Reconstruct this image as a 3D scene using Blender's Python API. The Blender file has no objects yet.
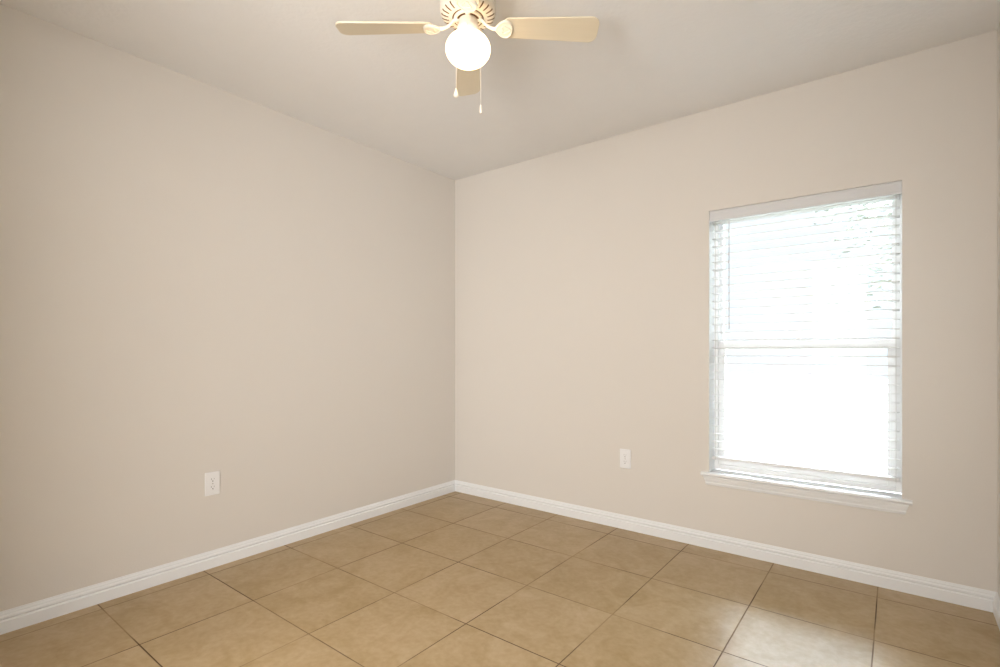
import bpy, math, random
from mathutils import Vector, Matrix

random.seed(7)
scene = bpy.context.scene
COL = scene.collection

# ------------------------------------------------------------------ camera
F_PX, HORIZON_Y = 512.0, 352.0          # in a 1000 x 667 frame
YAW = math.atan2(396.0, 512.0)          # camera looks this far left of +Y
cam_data = bpy.data.cameras.new('camera')
cam_data.sensor_fit = 'HORIZONTAL'
cam_data.sensor_width = 36.0
cam_data.lens = 36.0 * F_PX / 1000.0
cam_data.shift_y = (HORIZON_Y - 333.5) / 1000.0
cam_data.clip_start = 0.02
cam = bpy.data.objects.new('camera', cam_data)
cam.location = (2.744, -2.971, 1.09)
cam.rotation_euler = (math.radians(90), 0, YAW)
COL.objects.link(cam)
scene.camera = cam

# ------------------------------------------------------------------ colour management
vs = scene.view_settings
vs.view_transform = 'Standard'
vs.look = 'None'
vs.gamma = 1.0
vs.use_curve_mapping = False
vs.exposure = 0.10

# ------------------------------------------------------------------ world: a bright white overcast sky
SKY_LOW, SKY_HIGH = 1.15, 104.0           # overcast: dimmer haze at the horizon, brighter overhead
w = bpy.data.worlds.new('world')
scene.world = w
w.use_nodes = True
bg = w.node_tree.nodes['Background']
bg.inputs['Color'].default_value = (0.91, 1.0, 1.10, 1)
_tc = w.node_tree.nodes.new('ShaderNodeTexCoord')
_sp = w.node_tree.nodes.new('ShaderNodeSeparateXYZ')
_mr = w.node_tree.nodes.new('ShaderNodeMapRange')
_mr.interpolation_type = 'SMOOTHSTEP'
_mr.inputs['From Min'].default_value = 0.28
_mr.inputs['From Max'].default_value = 0.62
_mr.inputs['To Min'].default_value = SKY_LOW
_mr.inputs['To Max'].default_value = SKY_HIGH
w.node_tree.links.new(_tc.outputs['Generated'], _sp.inputs['Vector'])
w.node_tree.links.new(_sp.outputs['Z'], _mr.inputs['Value'])
w.node_tree.links.new(_mr.outputs['Result'], bg.inputs['Strength'])

GLOBE = 5.0                              # opal globe emission
GLOBE_COL = (1.0, 0.68, 0.37, 1)
FILL_W = 120.0  # power of the added fill light

# daylight portal in the window opening (guides sky sampling, gives off nothing itself)
WX0, WX1, WZ0, WZ1 = 1.92, 2.766, 0.42, 1.875
pl = bpy.data.lights.new('window_portal', 'AREA')
pl.shape = 'RECTANGLE'
pl.size, pl.size_y = WX1 - WX0, WZ1 - WZ0
pl.cycles.is_portal = True
po = bpy.data.objects.new('window_portal', pl)
po.location = ((WX0 + WX1) / 2, 0.195, (WZ0 + WZ1) / 2)
po.rotation_euler = (math.radians(-90), 0, 0)
COL.objects.link(po)

# unseen fill light added behind the camera, let in by the added doorway
hl = bpy.data.lights.new('added_fill_light', 'AREA')
hl.shape = 'RECTANGLE'
hl.size, hl.size_y = 1.2, 1.9
hl.energy = FILL_W
hl.color = (1.0, 0.96, 0.92)
ho = bpy.data.objects.new('added_fill_light', hl)
ho.location = (2.42, -4.22, 1.25)
ho.rotation_euler = (math.radians(90), 0, math.radians(27))
COL.objects.link(ho)


# ------------------------------------------------------------------ materials
def new_mat(name):
    m = bpy.data.materials.new(name)
    m.use_nodes = True
    nt = m.node_tree
    return m, nt, nt.nodes['Principled BSDF']


def N(nt, kind, **kw):
    n = nt.nodes.new(kind)
    for k, v in kw.items():
        setattr(n, k, v)
    return n


def simple(name, col, rough=0.5, spec=0.5, metal=0.0, var=0.0, scale=30.0, bump=0.0, bscale=200.0):
    m, nt, b = new_mat(name)
    b.inputs['Roughness'].default_value = rough
    b.inputs['Specular IOR Level'].default_value = spec
    b.inputs['Metallic'].default_value = metal
    tc = N(nt, 'ShaderNodeTexCoord')
    if var > 0:
        nz = N(nt, 'ShaderNodeTexNoise')
        nz.inputs['Scale'].default_value = scale
        nz.inputs['Detail'].default_value = 4
        nt.links.new(tc.outputs['Object'], nz.inputs['Vector'])
        mx = N(nt, 'ShaderNodeMix', data_type='RGBA')
        mx.inputs['A'].default_value = tuple(c * (1 - var) for c in col) + (1,)
        mx.inputs['B'].default_value = tuple(min(1, c * (1 + var)) for c in col) + (1,)
        nt.links.new(nz.outputs['Fac'], mx.inputs['Factor'])
        nt.links.new(mx.outputs['Result'], b.inputs['Base Color'])
    else:
        b.inputs['Base Color'].default_value = tuple(col) + (1,)
    if bump > 0:
        nb = N(nt, 'ShaderNodeTexNoise')
        nb.inputs['Scale'].default_value = bscale
        nb.inputs['Detail'].default_value = 3
        nt.links.new(tc.outputs['Object'], nb.inputs['Vector'])
        bp = N(nt, 'ShaderNodeBump')
        bp.inputs['Strength'].default_value = bump
        bp.inputs['Distance'].default_value = 0.004
        nt.links.new(nb.outputs['Fac'], bp.inputs['Height'])
        nt.links.new(bp.outputs['Normal'], b.inputs['Normal'])
    return m


M_WALL = simple('wall_paint', (0.72, 0.69, 0.65), 0.42, 0.5, var=0.012, scale=1.5, bump=0.10, bscale=160)
M_CEIL = simple('ceiling_knockdown', (0.85, 0.85, 0.85), 0.6, 0.35, var=0.015, scale=9, bump=0.28, bscale=48)
M_TRIM = simple('white_trim_paint', (0.83, 0.85, 0.87), 0.35, 0.45, var=0.01, scale=6)
M_VINYL = simple('white_vinyl', (0.90, 0.90, 0.90), 0.4, 0.4)
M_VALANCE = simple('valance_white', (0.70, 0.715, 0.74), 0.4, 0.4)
M_CORD = simple('blind_cord', (0.72, 0.72, 0.70), 0.8, 0.1)
M_WAND = simple('wand_plastic', (0.62, 0.63, 0.64), 0.25, 0.5)
M_PLATE = simple('outlet_plastic', (0.86, 0.87, 0.89), 0.35, 0.5)
M_SLOT = simple('outlet_slot_dark', (0.10, 0.095, 0.09), 0.7, 0.2)
M_SCREW = simple('screw_steel', (0.55, 0.54, 0.52), 0.35, 0.5, metal=0.9)
M_FANW = simple('fan_white_enamel', (0.84, 0.80, 0.72), 0.35, 0.5)
M_FANGAP = simple('fan_inside_dark', (0.14, 0.08, 0.04), 0.7, 0.2)
M_CHAIN = simple('chain_pale_metal', (0.75, 0.73, 0.68), 0.4, 0.5, metal=0.3)
M_BARK = simple('bark', (0.25, 0.22, 0.19), 0.9, 0.1, var=0.25, scale=12, bump=0.5, bscale=30)
M_LEAF = simple('leaf_green', (0.20, 0.205, 0.185), 0.7, 0.3, var=0.3, scale=8)
M_LAWN = simple('lawn', (0.026, 0.028, 0.022), 0.9, 0.1, var=0.25, scale=3)


def slat_material():
    m, nt, b = new_mat('slat_white')
    b.inputs['Base Color'].default_value = (0.86, 0.86, 0.86, 1)
    b.inputs['Roughness'].default_value = 0.45
    tr = N(nt, 'ShaderNodeBsdfTranslucent')
    tr.inputs['Color'].default_value = (0.85, 0.85, 0.83, 1)
    ms = N(nt, 'ShaderNodeMixShader')
    ms.inputs['Fac'].default_value = 0.15
    out = nt.nodes['Material Output']
    nt.links.new(b.outputs['BSDF'], ms.inputs[1])
    nt.links.new(tr.outputs['BSDF'], ms.inputs[2])
    nt.links.new(ms.outputs['Shader'], out.inputs['Surface'])
    return m


M_SLAT = slat_material()


def glass_material():
    m, nt, b = new_mat('window_glass')
    nt.nodes.remove(b)
    tr = N(nt, 'ShaderNodeBsdfTransparent')
    tr.inputs['Color'].default_value = (0.96, 0.98, 0.97, 1)
    gl = N(nt, 'ShaderNodeBsdfGlossy')
    gl.inputs['Roughness'].default_value = 0.02
    fr = N(nt, 'ShaderNodeFresnel')
    fr.inputs['IOR'].default_value = 1.45
    ms = N(nt, 'ShaderNodeMixShader')
    nt.links.new(fr.outputs['Fac'], ms.inputs['Fac'])
    nt.links.new(tr.outputs['BSDF'], ms.inputs[1])
    nt.links.new(gl.outputs['BSDF'], ms.inputs[2])
    nt.links.new(ms.outputs['Shader'], nt.nodes['Material Output'].inputs['Surface'])
    return m


M_GLASS = glass_material()


def globe_material():
    m, nt, b = new_mat('lit_opal_glass')
    b.inputs['Base Color'].default_value = (0.9, 0.88, 0.84, 1)
    b.inputs['Roughness'].default_value = 0.15
    b.inputs['Emission Color'].default_value = GLOBE_COL
    b.inputs['Emission Strength'].default_value = GLOBE
    return m


M_GLOBE = globe_material()


def blade_material():
    # cream laminate with faint long grain along X (the blade's length)
    m, nt, b = new_mat('blade_cream_laminate')
    tc = N(nt, 'ShaderNodeTexCoord')
    mp = N(nt, 'ShaderNodeMapping')
    mp.inputs['Scale'].default_value = (3, 60, 60)
    nz = N(nt, 'ShaderNodeTexNoise')
    nz.inputs['Scale'].default_value = 2
    nz.inputs['Detail'].default_value = 5
    mx = N(nt, 'ShaderNodeMix', data_type='RGBA')
    mx.inputs['A'].default_value = (0.70, 0.62, 0.47, 1)
    mx.inputs['B'].default_value = (0.76, 0.68, 0.53, 1)
    nt.links.new(tc.outputs['Object'], mp.inputs['Vector'])
    nt.links.new(mp.outputs['Vector'], nz.inputs['Vector'])
    nt.links.new(nz.outputs['Fac'], mx.inputs['Factor'])
    nt.links.new(mx.outputs['Result'], b.inputs['Base Color'])
    b.inputs['Roughness'].default_value = 0.35
    return m


M_BLADE = blade_material()

TX, TY, TX0, TY0 = 0.4325, 0.4275, 0.515, -0.575      # tile pitch and one grout crossing


def tile_material():
    m, nt, b = new_mat('ceramic_floor_tile')
    L = nt.links.new
    tc = N(nt, 'ShaderNodeTexCoord')
    sp = N(nt, 'ShaderNodeSeparateXYZ')
    L(tc.outputs['Object'], sp.inputs['Vector'])

    def math_(op, a, bb=None, c=None):
        n = N(nt, 'ShaderNodeMath', operation=op)
        for i, v in enumerate((a, bb, c)):
            if v is None:
                continue
            if isinstance(v, (int, float)):
                n.inputs[i].default_value = v
            else:
                L(v, n.inputs[i])
        return n.outputs[0]

    # slight waviness of the grout lines
    wn = N(nt, 'ShaderNodeTexNoise')
    wn.inputs['Scale'].default_value = 7
    L(tc.outputs['Object'], wn.inputs['Vector'])
    wob = math_('MULTIPLY', math_('SUBTRACT', wn.outputs['Fac'], 0.5), 0.002)
    ux = math_('DIVIDE', math_('SUBTRACT', math_('ADD', sp.outputs['X'], wob), TX0), TX)
    uy = math_('DIVIDE', math_('SUBTRACT', math_('ADD', sp.outputs['Y'], wob), TY0), TY)

    def line_dist(u, pitch):
        fr = math_('SUBTRACT', u, math_('ROUND', u))
        return math_('MULTIPLY', math_('ABSOLUTE', fr), pitch)

    dx, dy = line_dist(ux, TX), line_dist(uy, TY)
    # grout: soft narrow step, 0 on the tile and 1 in the joint
    def step(d, w0, w1):
        mr = N(nt, 'ShaderNodeMapRange', interpolation_type='SMOOTHSTEP')
        L(d, mr.inputs['Value'])
        mr.inputs['From Min'].default_value = w0
        mr.inputs['From Max'].default_value = w1
        mr.inputs['To Min'].default_value = 1
        mr.inputs['To Max'].default_value = 0
        return mr.outputs['Result']

    g = math_('MAXIMUM', step(dx, 0.0016, 0.0030), step(dy, 0.0016, 0.0030))
    # joints vary: some filled level and pale, some deep and dark
    gn = N(nt, 'ShaderNodeTexNoise')
    gn.inputs['Scale'].default_value = 2.3
    gn.inputs['Detail'].default_value = 2
    L(tc.outputs['Object'], gn.inputs['Vector'])
    gmr = N(nt, 'ShaderNodeMapRange')
    L(gn.outputs['Fac'], gmr.inputs['Value'])
    gmr.inputs['From Min'].default_value = 0.38
    gmr.inputs['From Max'].default_value = 0.58
    gmr.inputs['To Min'].default_value = 0.30
    gmr.inputs['To Max'].default_value = 1.0
    gv = math_('MULTIPLY', g, gmr.outputs['Result'])

    # tile id -> small tone changes from tile to tile
    cx = N(nt, 'ShaderNodeCombineXYZ')
    L(math_('FLOOR', ux), cx.inputs['X'])
    L(math_('FLOOR', uy), cx.inputs['Y'])
    wh = N(nt, 'ShaderNodeTexWhiteNoise', noise_dimensions='3D')
    L(cx.outputs['Vector'], wh.inputs['Vector'])

    va = N(nt, 'ShaderNodeVectorMath', operation='ADD')
    vm = N(nt, 'ShaderNodeVectorMath', operation='SCALE')
    vm.inputs['Scale'].default_value = 5
    L(wh.outputs['Color'], vm.inputs[0])
    L(vm.outputs['Vector'], va.inputs[0])
    L(tc.outputs['Object'], va.inputs[1])
    n1 = N(nt, 'ShaderNodeTexNoise')
    n1.inputs['Scale'].default_value = 6
    n1.inputs['Detail'].default_value = 6
    n1.inputs['Roughness'].default_value = 0.65
    n1.inputs['Distortion'].default_value = 0.8
    L(va.outputs['Vector'], n1.inputs['Vector'])
    n2 = N(nt, 'ShaderNodeTexNoise')
    n2.inputs['Scale'].default_value = 45
    n2.inputs['Detail'].default_value = 5
    L(va.outputs['Vector'], n2.inputs['Vector'])
    t = math_('ADD', math_('MULTIPLY', n1.outputs['Fac'], 0.65), math_('MULTIPLY', n2.outputs['Fac'], 0.35))
    t = math_('ADD', t, math_('MULTIPLY', math_('SUBTRACT', wh.outputs['Value'], 0.5), 0.10))
    ramp = N(nt, 'ShaderNodeValToRGB')
    ramp.color_ramp.elements[0].position = 0.33
    ramp.color_ramp.elements[0].color = TILE_A
    ramp.color_ramp.elements[1].position = 0.67
    ramp.color_ramp.elements[1].color = TILE_B
    L(t, ramp.inputs['Fac'])
    mx = N(nt, 'ShaderNodeMix', data_type='RGBA')
    L(gv, mx.inputs['Factor'])
    L(ramp.outputs['Color'], mx.inputs['A'])
    mx.inputs['B'].default_value = (0.10, 0.056, 0.021, 1)
    L(mx.outputs['Result'], b.inputs['Base Color'])
    rg = math_('ADD', math_('MULTIPLY', n2.outputs['Fac'], 0.06), 0.30)
    rg = math_('ADD', rg, math_('MULTIPLY', g, 0.4))
    L(rg, b.inputs['Roughness'])
    b.inputs['Specular IOR Level'].default_value = 0.38
    bp = N(nt, 'ShaderNodeBump')
    bp.inputs['Strength'].default_value = 0.35
    bp.inputs['Distance'].default_value = 0.003
    hgt = math_('ADD', math_('MULTIPLY', g, -1.0), math_('MULTIPLY', n1.outputs['Fac'], 0.06))
    L(hgt, bp.inputs['Height'])
    L(bp.outputs['Normal'], b.inputs['Normal'])
    return m


TILE_A = (0.365, 0.252, 0.112, 1)
TILE_B = (0.50, 0.37, 0.218, 1)
M_TILE = tile_material()


# ------------------------------------------------------------------ mesh helpers
class MB:
    def __init__(self):
        self.v, self.f = [], []

    def add(self, vs_, fs_, mat=None):
        o = len(self.v)
        for p in vs_:
            p = Vector(p)
            self.v.append(mat @ p if mat else p)
        for f in fs_:
            self.f.append([o + i for i in f])
        return self

    def box(self, x0, x1, y0, y1, z0, z1, mat=None):
        vs_ = [(x0, y0, z0), (x1, y0, z0), (x1, y1, z0), (x0, y1, z0),
               (x0, y0, z1), (x1, y0, z1), (x1, y1, z1), (x0, y1, z1)]
        fs_ = [(0, 3, 2, 1), (4, 5, 6, 7), (0, 1, 5, 4), (1, 2, 6, 5), (2, 3, 7, 6), (3, 0, 4, 7)]
        return self.add(vs_, fs_, mat)

    def lathe(self, prof, seg=48, mat=None):
        """prof: (r, z) list from top to bottom or the reverse; closed with caps where r > 0."""
        vs_, rings = [], []
        for r, z in prof:
            if r < 1e-6:
                rings.append([len(vs_)])
                vs_.append((0, 0, z))
            else:
                ring = []
                for i in range(seg):
                    a = 2 * math.pi * i / seg
                    ring.append(len(vs_))
                    vs_.append((r * math.cos(a), r * math.sin(a), z))
                rings.append(ring)
        fs_ = []
        for A, B in zip(rings, rings[1:]):
            for i in range(seg):
                j = (i + 1) % seg
                if len(A) == 1 and len(B) == 1:
                    continue
                if len(A) == 1:
                    fs_.append((A[0], B[i], B[j]))
                elif len(B) == 1:
                    fs_.append((A[i], B[0], A[j]))
                else:
                    fs_.append((A[i], B[i], B[j], A[j]))
        for R in (rings[0], rings[-1]):
            if len(R) > 1:
                fs_.append(tuple(R))
        return self.add(vs_, fs_, mat)

    def tube(self, pts, rad, seg=10, mat=None, flat=1.0):
        """Swept tube through pts; rad is a number or a list; flat squashes it across Z."""
        pts = [Vector(p) for p in pts]
        if isinstance(rad, (int, float)):
            rad = [rad] * len(pts)
        vs_, fs_ = [], []
        for i, p in enumerate(pts):
            d = (pts[min(i + 1, len(pts) - 1)] - pts[max(i - 1, 0)]).normalized()
            up = Vector((0, 0, 1)) if abs(d.z) < 0.95 else Vector((1, 0, 0))
            s = d.cross(up).normalized()
            u = s.cross(d).normalized()
            for k in range(seg):
                a = 2 * math.pi * k / seg
                vs_.append(p + s * math.cos(a) * rad[i] + u * math.sin(a) * rad[i] * flat)
        for i in range(len(pts) - 1):
            for k in range(seg):
                q = (k + 1) % seg
                fs_.append((i * seg + k, i * seg + q, (i + 1) * seg + q, (i + 1) * seg + k))
        fs_.append(tuple(range(seg)))
        fs_.append(tuple((len(pts) - 1) * seg + k for k in range(seg)))
        return self.add(vs_, fs_, mat)

    def prism(self, outline, z0, z1, mat=None):
        n = len(outline)
        vs_ = [(x, y, z0) for x, y in outline] + [(x, y, z1) for x, y in outline]
        fs_ = [tuple(range(n))[::-1], tuple(range(n, 2 * n))]
        for i in range(n):
            j = (i + 1) % n
            fs_.append((i, j, n + j, n + i))
        return self.add(vs_, fs_, mat)

    def build(self, name, mat, parent=None, smooth=False, bevel=0.0, segs=2, loc=None):
        me = bpy.data.meshes.new(name)
        me.from_pydata([tuple(p) for p in self.v], [], self.f)
        me.validate()
        import bmesh
        bm = bmesh.new()
        bm.from_mesh(me)
        bmesh.ops.recalc_face_normals(bm, faces=bm.faces)
        bm.to_mesh(me)
        bm.free()
        me.materials.append(mat)
        if smooth:
            for p in me.polygons:
                p.use_smooth = True
            me.set_sharp_from_angle(angle=math.radians(38))
        o = bpy.data.objects.new(name, me)
        COL.objects.link(o)
        if parent is not None:
            o.parent = parent
        if loc is not None:
            o.location = loc
        if bevel > 0:
            md = o.modifiers.new('bevel', 'BEVEL')
            md.width = bevel
            md.segments = segs
            md.limit_method = 'ANGLE'
            md.angle_limit = math.radians(40)
        return o


def thing(name, label, cat, loc=(0, 0, 0), rotz=0.0, group=None):
    o = bpy.data.objects.new(name, None)
    o.empty_display_size = 0.05
    o.location = loc
    o.rotation_euler = (0, 0, rotz)
    COL.objects.link(o)
    o['label'] = label
    o['category'] = cat
    if group:
        o['group'] = group
    return o


def struct(o):
    o['kind'] = 'structure'
    return o


# ------------------------------------------------------------------ room shell
RX, RY, H = 3.08, -3.30, 2.44           # right wall, wall behind the camera, ceiling height
T = 0.20

struct(MB().box(-T, RX + T, -4.8, T, -0.12, 0.0).build('floor', M_TILE))
struct(MB().box(-T, RX + T, -4.8, T, H, H + 0.12).build('ceiling', M_CEIL))
struct(MB().box(-T, 0, -4.8, T, 0, H).build('wall_left', M_WALL))
struct(MB().box(RX, RX + T, -4.8, T, 0, H).build('wall_right', M_WALL))


def wall_with_opening(name, x0, x1, y0, y1, z0, z1, ox0, ox1, oz0, oz1, mat):
    xs, zs = [x0, ox0, ox1, x1], [z0, oz0, oz1, z1]
    b = MB()
    vs_, idx = [], {}
    for s, y in enumerate((y0, y1)):
        for i, x in enumerate(xs):
            for k, z in enumerate(zs):
                idx[s, i, k] = len(vs_)
                vs_.append((x, y, z))
    fs_ = []
    for i in range(3):
        for k in range(3):
            if (i, k) == (1, 1) or zs[k] == zs[k + 1]:
                continue
            fs_.append([idx[0, i, k], idx[0, i + 1, k], idx[0, i + 1, k + 1], idx[0, i, k + 1]])
            fs_.append([idx[1, i, k], idx[1, i, k + 1], idx[1, i + 1, k + 1], idx[1, i + 1, k]])
    for i in range(3):
        for k in (0, 3):
            fs_.append([idx[0, i, k], idx[1, i, k], idx[1, i + 1, k], idx[0, i + 1, k]])
    for k in range(3):
        for i in (0, 3):
            if zs[k] == zs[k + 1]:
                continue
            fs_.append([idx[0, i, k], idx[1, i, k], idx[1, i, k + 1], idx[0, i, k + 1]])
    for i in (1, 2):
        fs_.append([idx[0, i, 1], idx[1, i, 1], idx[1, i, 2], idx[0, i, 2]])
    for k in (1, 2):
        if k == 1 and zs[0] == zs[1]:
            continue
        fs_.append([idx[0, 1, k], idx[1, 1, k], idx[1, 2, k], idx[0, 2, k]])
    b.add(vs_, fs_)
    o = b.build(name, mat)
    o.data.materials.append(M_VINYL)    # the plastered reveal is painted white
    for p in o.data.polygons:
        c = p.center
        if ox0 - 1e-4 <= c.x <= ox1 + 1e-4 and oz0 - 1e-4 <= c.z <= oz1 + 1e-4:
            p.material_index = 1
    return struct(o)


wall_with_opening('wall_back', 0, RX, 0, T, 0, H, WX0, WX1, WZ0 - 0.02, WZ1, M_WALL)
# wall behind the camera; doorway and room beyond added to shape the fill light
DX0, DX1, DZ, HY = 1.46, 2.50, 2.06, -4.60
b = MB()
b.box(0, DX0, RY - 0.12, RY, 0, H)
b.box(DX1, RX, RY - 0.12, RY, 0, H)
b.box(DX0, DX1, RY - 0.12, RY, DZ, H)
struct(b.build('wall_front', M_WALL))
struct(MB().box(0, RX, HY - T, HY, 0, H).build('added_wall_beyond', M_WALL))

# baseboards: one moulded profile (distance from wall, height) swept along each wall
BB = [(0.0, 0.0), (0.0150, 0.0), (0.0150, 0.046), (0.0095, 0.0510), (0.0095, 0.0525), (0.0135, 0.0580),
      (0.0130, 0.0640), (0.0085, 0.0690), (0.0080, 0.0740), (0.0045, 0.0800), (0.0035, 0.0840), (0.0, 0.084)]


def baseboard(name, p, q, inward, m0, m1):
    """From p to q along a wall; m0/m1 = 1 mitres that end into an inner corner."""
    p, q, inward = Vector(p), Vector(q), Vector(inward)
    d = (q - p).normalized()
    n = len(BB)
    vs_ = []
    for e, (pt, mit) in enumerate(((p, m0), (q, m1))):
        for t, z in BB:
            s = (t * mit) * (1 if e == 0 else -1)
            vs_.append(pt + inward * t + d * s + Vector((0, 0, z)))
    fs_ = [tuple(range(n)), tuple(range(2 * n - 1, n - 1, -1))]
    for i in range(n):
        j = (i + 1) % n
        fs_.append((i, j, n + j, n + i))
    o = MB().add(vs_, fs_).build(name, M_TRIM)
    return struct(o)


baseboard('baseboard_left', (0, RY, 0), (0, 0, 0), (1, 0, 0), 1, 1)
baseboard('baseboard_back', (0, 0, 0), (RX, 0, 0), (0, -1, 0), 1, 1)
baseboard('baseboard_right', (RX, 0, 0), (RX, RY, 0), (-1, 0, 0), 1, 1)
baseboard('baseboard_front', (DX0, RY, 0), (0, RY, 0), (0, 1, 0), 0, 1)

# window stool with horns, and the moulded apron under it
SW0, SW1 = 1.879, 2.803
b = MB()
nose = [(0.001, 0.0), (-0.012, 0.0), (-0.0185, 0.003), (-0.021, 0.009), (-0.0185, 0.0165), (-0.012, 0.020), (0.001, 0.020)]
vs_ = [(SW0, y, WZ0 - 0.020 + z) for y, z in nose] + [(SW1, y, WZ0 - 0.020 + z) for y, z in nose]
n = len(nose)
fs_ = [tuple(range(n)), tuple(range(2 * n - 1, n - 1, -1))] + [(i, (i + 1) % n, n + (i + 1) % n, n + i) for i in range(n)]
b.add(vs_, fs_)
b.box(WX0, WX1, 0.0, 0.105, WZ0 - 0.020, WZ0)
struct(b.build('trim_1', M_TRIM))
b = MB()
ap = [(0.0, 0.400), (-0.0145, 0.400), (-0.0145, 0.392), (-0.0125, 0.389), (-0.0115, 0.380), (-0.0085, 0.371),
      (-0.0080, 0.366), (-0.0095, 0.364), (-0.0075, 0.355), (-0.0055, 0.351), (0.0, 0.351)]
vs_ = []
for side, x in ((1, SW0 + 0.012), (-1, SW1 - 0.012)):
    for y, z in ap:
        vs_.append((x + side * ((0.0145 + y) * 0.9 + (0.400 - z) * 0.14), y, z))
n = len(ap)
fs_ = [tuple(range(n)), tuple(range(2 * n - 1, n - 1, -1))] + [(i, (i + 1) % n, n + (i + 1) % n, n + i) for i in range(n)]
b.add(vs_, fs_)
struct(b.build('trim_2', M_TRIM))


# ------------------------------------------------------------------ window (white vinyl single-hung)
def ring(bm, x0, x1, z0, z1, y0, y1, l, r, bt, tp):
    bm.box(x0, x0 + l, y0, y1, z0, z1)
    bm.box(x1 - r, x1, y0, y1, z0, z1)
    bm.box(x0 + l, x1 - r, y0, y1, z0, z0 + bt)
    bm.box(x0 + l, x1 - r, y0, y1, z1 - tp, z1)


b = MB()
ring(b, WX0, WX1, WZ0, WZ1, 0.105, 0.185, 0.022, 0.022, 0.030, 0.022)
win = struct(b.build('window_1', M_VINYL, bevel=0.002))
ZM = 1.128
b = MB()
ring(b, WX0 + 0.022, WX1 - 0.022, ZM - 0.024, WZ1 - 0.022, 0.148, 0.172, 0.016, 0.016, 0.040, 0.016)
us = b.build('upper_sash', M_VINYL, win, bevel=0.002)
MB().box(WX0 + 0.036, WX1 - 0.036, 0.158, 0.162, ZM + 0.012, WZ1 - 0.036).build('glass_pane', M_GLASS, us)
b = MB()
ring(b, WX0 + 0.022, WX1 - 0.022, WZ0 + 0.030, ZM + 0.022, 0.112, 0.142, 0.032, 0.032, 0.045, 0.044)
ls = b.build('lower_sash', M_VINYL, win, bevel=0.002)
MB().box(WX0 + 0.050, WX1 - 0.050, 0.124, 0.128, WZ0 + 0.072, ZM - 0.020).build('glass_pane', M_GLASS, ls)
b = MB()
b.box(2.315, 2.371, 0.112, 0.136, ZM + 0.022, ZM + 0.030)
b.box(2.333, 2.353, 0.106, 0.130, ZM + 0.030, ZM + 0.038)
b.build('sash_lock', M_VINYL, ls, bevel=0.0015)

# ------------------------------------------------------------------ window blind, inside the opening
blind = thing('window_blind', 'white two-inch slat blind hanging open inside the bright window', 'blind',
              ((WX0 + WX1) / 2, 0.045, WZ1))
BX, BY = (WX0 + WX1) / 2, 0.045
BH = (WX1 - WX0) / 2 - 0.008            # half the slat length


def bl(m, name, mat, **kw):             # blind parts are laid out in room coordinates
    for i, p in enumerate(m.v):
        m.v[i] = p - Vector((BX, BY, WZ1))
    return m.build(name, mat, blind, **kw)


# valance board with a stepped moulding
vp = [(0.001, 0.0), (-0.0035, 0.0), (-0.0045, 0.004), (-0.0045, 0.010), (-0.003, 0.012), (-0.003, 0.047),
      (-0.0045, 0.049), (-0.0045, 0.0555), (-0.0035, 0.0585), (0.001, 0.0585)]
vz = WZ1 - 0.060
m = MB()
x0, x1 = WX0 + 0.0015, WX1 - 0.0015
n = len(vp)
m.add([(x0, 0.008 + y, vz + z) for y, z in vp] + [(x1, 0.008 + y, vz + z) for y, z in vp],
      [tuple(range(n)), tuple(range(2 * n - 1, n - 1, -1))] + [(i, (i + 1) % n, n + (i + 1) % n, n + i) for i in range(n)])
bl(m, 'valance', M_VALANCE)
bl(MB().box(WX0 + 0.004, WX1 - 0.004, 0.018, 0.072, WZ1 - 0.050, WZ1 - 0.002), 'headrail', M_VINYL, bevel=0.002)

Z_SLAT, P_SLAT, N_SLAT = 0.546, 0.0435, 30
LADDERS = (1.949, 2.744)


def slat_mesh():
    """Thin board, crowned a little, with rounded long edges; centred on its own origin."""
    prof = []
    k = 6
    for i in range(k + 1):
        y = -0.025 + 0.05 * i / k
        prof.append((y, 0.0016 + 0.0012 * (1 - (y / 0.025) ** 2)))
    for i in range(k, -1, -1):
        y = -0.025 + 0.05 * i / k
        prof.append((y, -0.0016 + 0.0012 * (1 - (y / 0.025) ** 2)))
    n = len(prof)
    return MB().add([(-BH, y, z) for y, z in prof] + [(BH, y, z) for y, z in prof],
                    [tuple(range(n)), tuple(range(2 * n - 1, n - 1, -1))] +
                    [(i, (i + 1) % n, n + (i + 1) % n, n + i) for i in range(n)])


SLAT_TILT = math.radians(-4)
first = slat_mesh().build('slat', M_SLAT, blind)
for k in range(N_SLAT):
    o = first if k == 0 else first.copy()
    if k:
        COL.objects.link(o)
        o.parent = blind
    o.location = (0, 0, Z_SLAT + k * P_SLAT - WZ1)
    o.rotation_euler = (SLAT_TILT, 0, 0)

bl(MB().box(BX - BH, BX + BH, BY - 0.025, BY + 0.025, 0.490, 0.507), 'bottom_rail', M_SLAT, bevel=0.004, segs=3)
for lx in LADDERS:
    m = MB()
    for y in (BY - 0.0275, BY + 0.0275):
        m.box(lx - 0.0016, lx + 0.0016, y - 0.0008, y + 0.0008, 0.488, WZ1 - 0.050)
    for k in range(N_SLAT):             # rungs that carry the slats
        z = Z_SLAT + k * P_SLAT - 0.0028
        m.box(lx - 0.0010, lx + 0.0010, BY - 0.0275, BY + 0.0275, z - 0.0006, z + 0.0004)
    bl(m, 'ladder_cord', M_CORD)
m = MB()
m.tube([(2.022, 0.010, WZ1 - 0.050), (2.022, 0.010, 1.27), (2.022, 0.010, 1.214)], [0.0028, 0.0028, 0.0034], 8)
wand = bl(m, 'tilt_wand', M_WAND, smooth=True)

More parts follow.
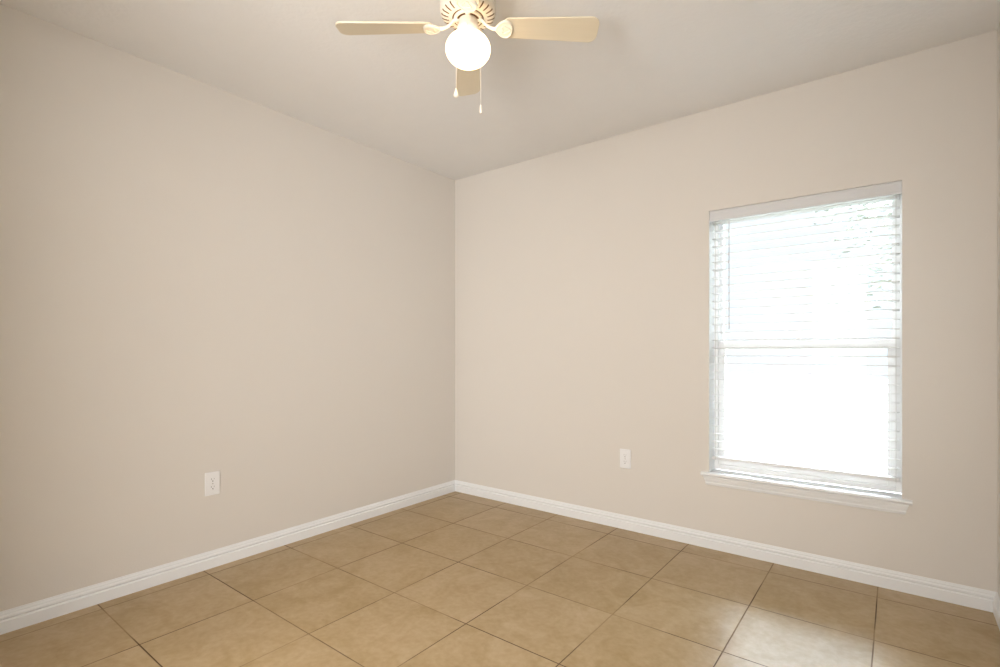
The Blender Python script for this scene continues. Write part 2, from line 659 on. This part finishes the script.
# ------------------------------------------------------------------ outlets
def outlet(label, loc, rotz):
    """Plate in local XZ, facing -Y."""
    t = thing('wall_outlet', label, 'outlet', loc, rotz, 'duplex wall outlets')
    MB().box(-0.0360, 0.0360, -0.0065, 0.0, -0.0590, 0.0590).build('cover_plate', M_PLATE, t, bevel=0.0035, segs=3)
    for s in (1, -1):
        out = []
        for i in range(28):
            a = 2 * math.pi * i / 28
            out.append((0.0172 * math.cos(a), max(-0.0135, min(0.0135, 0.0172 * math.sin(a)))))
        m = MB()
        zc = 0.0195 * s
        nn = len(out)
        m.add([(x, -0.0062, zc + z) for x, z in out] + [(x, -0.0085, zc + z) for x, z in out],
              [tuple(range(nn)), tuple(range(2 * nn - 1, nn - 1, -1))] +
              [(i, (i + 1) % nn, nn + (i + 1) % nn, nn + i) for i in range(nn)])
        r = m.build('receptacle', M_PLATE, t)
        m = MB()
        m.box(-0.0069, -0.0055, -0.0088, -0.0080, zc - 0.0005, zc + 0.0085)
        m.box(0.0055, 0.0067, -0.0088, -0.0080, zc + 0.0005, zc + 0.0080)
        m.lathe([(0.0026, -0.0088), (0.0026, -0.0080)], 14,
                Matrix.Translation((0, 0, zc - 0.0068)) @ Matrix(((1, 0, 0, 0), (0, 0, 1, 0), (0, 1, 0, 0), (0, 0, 0, 1))))
        sl = m.build('slot', M_SLOT, r)
        sl['label'] = 'dark plug slots and round ground hole'
    m = MB()
    m.lathe([(0.0032, -0.0075), (0.0030, -0.0080), (0.0, -0.0083)], 16,
            Matrix(((1, 0, 0, 0), (0, 0, 1, 0), (0, 1, 0, 0), (0, 0, 0, 1))))
    sc = m.build('screw', M_SCREW, t)
    sc['label'] = 'small steel screw between the two receptacles'
    return t


outlet('white duplex outlet low on the left wall, away from the corner', (0, -1.81, 0.424), math.radians(90))
outlet('white duplex outlet low on the window wall, left of the window', (1.425, 0, 0.4325), 0)

# ------------------------------------------------------------------ ceiling fan
FX, FY = 1.54, -1.60
fan = thing('ceiling_fan', 'cream four-blade ceiling fan with a lit opal globe and pull chains', 'ceiling fan',
            (FX, FY, H), YAW)
Z = lambda z: z - H                     # heights below are above the floor

# ceiling-hugging housing with a rolled shoulder and a ventilated bowl
m = MB()
m.lathe([(0.070, Z(2.4398)), (0.092, Z(2.4398)), (0.0975, Z(2.432)), (0.0985, Z(2.42)), (0.0985, Z(2.318)),
         (0.0960, Z(2.315)), (0.0960, Z(2.311)), (0.1000, Z(2.308)), (0.0995, Z(2.298)), (0.0955, Z(2.288)),
         (0.088, Z(2.2815)), (0.074, Z(2.2765)), (0.056, Z(2.2755)), (0.054, Z(2.279)), (0.030, Z(2.281))], 64)
housing = m.build('motor_housing', M_FANW, fan, smooth=True)
# radial vents round the bowl: slim dark slots following its curve
m = MB()
for i in range(24):
    a = 2 * math.pi * (i + 0.5) / 24
    R = Matrix.Rotation(a, 4, 'Z')
    pts = [(0.0945, Z(2.2868)), (0.088, Z(2.2813)), (0.080, Z(2.2784)), (0.070, Z(2.2762))]
    vs_, fs_ = [], []
    for r_, z_ in pts:
        for yy in (-0.0024, 0.0024):
            vs_.append((r_, yy, z_ - 0.0008))
        for yy in (-0.0024, 0.0024):
            vs_.append((r_ - 0.002, yy, z_ + 0.003))
    for q in range(len(pts) - 1):
        o = 4 * q
        fs_ += [(o, o + 1, o + 5, o + 4), (o + 2, o + 6, o + 7, o + 3), (o, o + 4, o + 6, o + 2), (o + 1, o + 3, o + 7, o + 5)]
    fs_ += [(0, 2, 3, 1), (12, 13, 15, 14)]
    m.add(vs_, fs_, R)
vents = m.build('vent_slots', M_FANGAP, housing)
vents['label'] = 'ring of dark radial vent slots'
# flywheel that carries the blade arms
m = MB()
m.lathe([(0.030, Z(2.2815)), (0.050, Z(2.2805)), (0.051, Z(2.275)), (0.049, Z(2.2715)), (0.036, Z(2.2700))], 48)
fly = m.build('flywheel', M_FANW, fan, smooth=True)
m = MB()
m.lathe([(0.0505, Z(2.2758)), (0.0560, Z(2.2752)), (0.0560, Z(2.2762)), (0.0505, Z(2.2768))], 48)
gap = m.build('shadow_gap', M_FANGAP, housing)
gap['label'] = 'dark ring gap between the housing and the turning hub'
m = MB()
m.lathe([(0.0330, Z(2.2706)), (0.0400, Z(2.2700)), (0.0400, Z(2.2694)), (0.0330, Z(2.2698))], 40)
m.build('shadow_gap', M_FANGAP, fly)

# four blade arms and blades; local +X is outward
ARM_A = [math.radians(a) for a in (0.5, 93.5, 180.5, 272)]
PITCH = math.radians(-12)
ZB = 2.2455


def arm_builder():
    m = MB()
    # S-shaped neck from the flywheel down and out
    pts = [(0.036, 0, 2.2745), (0.047, 0, 2.2725), (0.057, 0, 2.266), (0.066, 0, 2.256), (0.077, 0, 2.2475),
           (0.090, 0, 2.2420), (0.104, 0, 2.2405)]
    m.tube([(x, y, Z(z)) for x, y, z in pts], [0.0105, 0.0095, 0.0078, 0.0066, 0.0064, 0.0075, 0.0095], 12, flat=0.7)
    return m


def medallion(m):
    """Tear-shaped bracket with a raised rim and a raised three-sided relief, under the blade root."""
    out = []
    for i in range(40):
        a = 2 * math.pi * i / 40
        x = 0.131 + 0.031 * math.cos(a)
        y = 0.036 * math.sin(a) * (1.0 + 0.22 * math.cos(a)) * (0.9 if math.cos(a) < -0.6 else 1.0)
        out.append((x, y))
    P = Matrix.Translation((0, 0, Z(ZB))) @ Matrix.Rotation(PITCH, 4, 'X')
    m.prism(out, -0.0085, -0.0035, P)
    # raised rim
    rim = [(0.131 + (x - 0.131) * 0.9, y * 0.9, -0.0088) for x, y in out]
    rim.append(rim[0])
    m.tube(rim, 0.0028, 6, P)
    tri = []
    for i in range(13):
        a = 2 * math.pi * i / 12
        rr = 0.0135 + 0.004 * math.cos(3 * a)
        tri.append((0.136 + rr * math.cos(a), rr * 1.1 * math.sin(a), -0.0088))
    m.tube(tri, 0.0022, 6, P)
    return m


def blade_outline():
    pts = []
    x0, x1, w0, w1 = 0.128, 0.466, 0.042, 0.054
    rc = 0.030
    for i in range(9):                  # outer corner, +y
        a = math.pi / 2 - (math.pi / 2) * i / 8
        pts.append((x1 - rc + rc * math.cos(a), w1 - rc + rc * math.sin(a)))
    for i in range(9):
        a = -(math.pi / 2) * i / 8
        pts.append((x1 - rc + rc * math.cos(a), -w1 + rc + rc * math.sin(a)))
    r2 = 0.022
    for i in range(7):
        a = -math.pi / 2 - (math.pi / 2) * i / 6
        pts.append((x0 + r2 + r2 * math.cos(a), -w0 + r2 + r2 * math.sin(a)))
    for i in range(7):
        a = math.pi - (math.pi / 2) * i / 6
        pts.append((x0 + r2 + r2 * math.cos(a), w0 - r2 + r2 * math.sin(a)))
    return pts


arm0 = blade0 = None
for a in ARM_A:
    if arm0 is None:
        arm0 = medallion(arm_builder()).build('blade_arm', M_FANW, fan, smooth=True)
        m = MB()
        P = Matrix.Translation((0, 0, Z(ZB))) @ Matrix.Rotation(PITCH, 4, 'X')
        m.prism(blade_outline(), -0.0032, 0.0032, P)
        blade0 = m.build('blade', M_BLADE, fan, bevel=0.0012)
        pair = (arm0, blade0)
    else:
        pair = (arm0.copy(), blade0.copy())
        for o in pair:
            COL.objects.link(o)
            o.parent = fan
    for o in pair:
        o.rotation_euler = (0, math.radians(0.9), a)

# light kit: switch housing, fitter collar, globe
m = MB()
m.lathe([(0.020, Z(2.272)), (0.032, Z(2.2705)), (0.0345, Z(2.266)), (0.0345, Z(2.250)), (0.0375, Z(2.246)),
         (0.0395, Z(2.238)), (0.0405, Z(2.222)), (0.0390, Z(2.2195)), (0.0345, Z(2.2195))], 48)
fit = m.build('light_fitter', M_FANW, fan, smooth=True)
for k in range(3):
    a = math.radians(150 + 120 * k)
    mm = MB()
    mm.tube([(0.039 * math.cos(a), 0.039 * math.sin(a), Z(2.230)), (0.046 * math.cos(a), 0.046 * math.sin(a), Z(2.230)),
             (0.049 * math.cos(a), 0.049 * math.sin(a), Z(2.230))], [0.0018, 0.0018, 0.0038], 10)
    mm.build('thumb_screw', M_CHAIN, fit, smooth=True)
prof = [(0.034, Z(2.2255)), (0.036, Z(2.222))]
for i in range(25):
    a = math.radians(58 - 148 * i / 24)
    prof.append((max(0.0, 0.0798 * math.cos(a)) if i < 24 else 0.0, Z(2.166) + 0.060 * math.sin(a)))
m = MB()
m.lathe(prof, 56)
gl_o = m.build('light_globe', M_GLOBE, fan, smooth=True)
gl_o['label'] = 'glowing white opal glass globe'


def pull_chain(dx, dy, zfob, fob):
    m = MB()
    r0 = math.hypot(dx, dy)
    ux, uy = dx / r0, dy / r0
    pts = [(ux * 0.036, uy * 0.036, Z(2.252)), (ux * 0.055, uy * 0.055, Z(2.245)), (ux * 0.078, uy * 0.078, Z(2.222)),
           (dx, dy, Z(2.190)), (dx, dy, Z(2.08)), (dx, dy, Z(zfob))]
    m.tube(pts, 0.0006, 6)
    # the beads of a ball chain
    z = zfob + 0.004
    while z < 2.185:
        m.lathe([(0, Z(z + 0.0014)), (0.0011, Z(z)), (0, Z(z - 0.0014))], 6, Matrix.Translation((dx, dy, 0)))
        z += 0.0055
    c = m.build('pull_chain', M_CHAIN, fan, smooth=True)
    MB().lathe([(r, Z(zfob + h)) for r, h in fob], 20, Matrix.Translation((dx, dy, 0))).build('chain_fob', M_FANW, c, smooth=True)


pull_chain(-0.049, 0.075, 2.063, [(0.0, 0.004), (0.003, 0.003), (0.004, -0.004), (0.0085, -0.018), (0.0100, -0.024),
                                  (0.0085, -0.029), (0.004, -0.032), (0.0, -0.0325)])
pull_chain(0.042, 0.075, 2.002, [(0.0, 0.004), (0.0028, 0.002), (0.0036, -0.008), (0.0044, -0.022), (0.0036, -0.028), (0.0, -0.030)])

# ------------------------------------------------------------------ outdoors, seen faintly through the blind
struct(MB().box(-14, 18, T + 0.001, 30, -0.45, -0.30).build('ground', M_LAWN))
tree = thing('tree', 'leafy tree outdoors, faint through the blind of the bright window', 'tree', (3.35, 8.0, -0.30))
m = MB()
m.tube([(0, 0, 0), (0.05, 0.02, 1.2), (-0.05, 0.05, 2.4), (0.02, 0, 3.6), (0.1, 0, 5.0)], [0.20, 0.16, 0.13, 0.09, 0.04], 12)
tr = m.build('trunk', M_BARK, tree, smooth=True)
br, lf = MB(), MB()
for i in range(26):
    z0 = random.uniform(2.0, 4.8)
    a = random.uniform(0, 2 * math.pi)
    L = random.uniform(0.9, 2.2)
    p = [Vector((0, 0, z0))]
    for s in range(1, 6):
        f = s / 5
        p.append(Vector((math.cos(a) * L * f, math.sin(a) * L * f, z0 + 0.55 * L * f - 0.35 * L * f * f + random.uniform(-.05, .05))))
    br.tube(p, [0.035, 0.03, 0.024, 0.018, 0.012, 0.006], 6)
    for s in range(60):
        f = random.uniform(0.25, 1.05)
        q = p[0].lerp(p[-1], f) + Vector([random.gauss(0, 0.16) for _ in range(3)])
        q.z += 0.2 * f * (1 - f) * L
        sz = random.uniform(0.05, 0.10)
        R = Matrix.Translation(q) @ Matrix.Rotation(random.uniform(0, 6.28), 4, 'Z') @ Matrix.Rotation(random.uniform(-.9, .9), 4, 'X')
        lf.add([(-sz, 0, 0), (-0.3 * sz, -0.45 * sz, 0.08 * sz), (0.5 * sz, -0.35 * sz, 0.05 * sz), (1.1 * sz, 0, -0.1 * sz),
                (0.5 * sz, 0.35 * sz, 0.05 * sz), (-0.3 * sz, 0.45 * sz, 0.08 * sz)], [(0, 1, 2, 3, 4, 5)], R)
br.build('branches', M_BARK, tree, smooth=True)
lf.build('foliage', M_LEAF, tree)
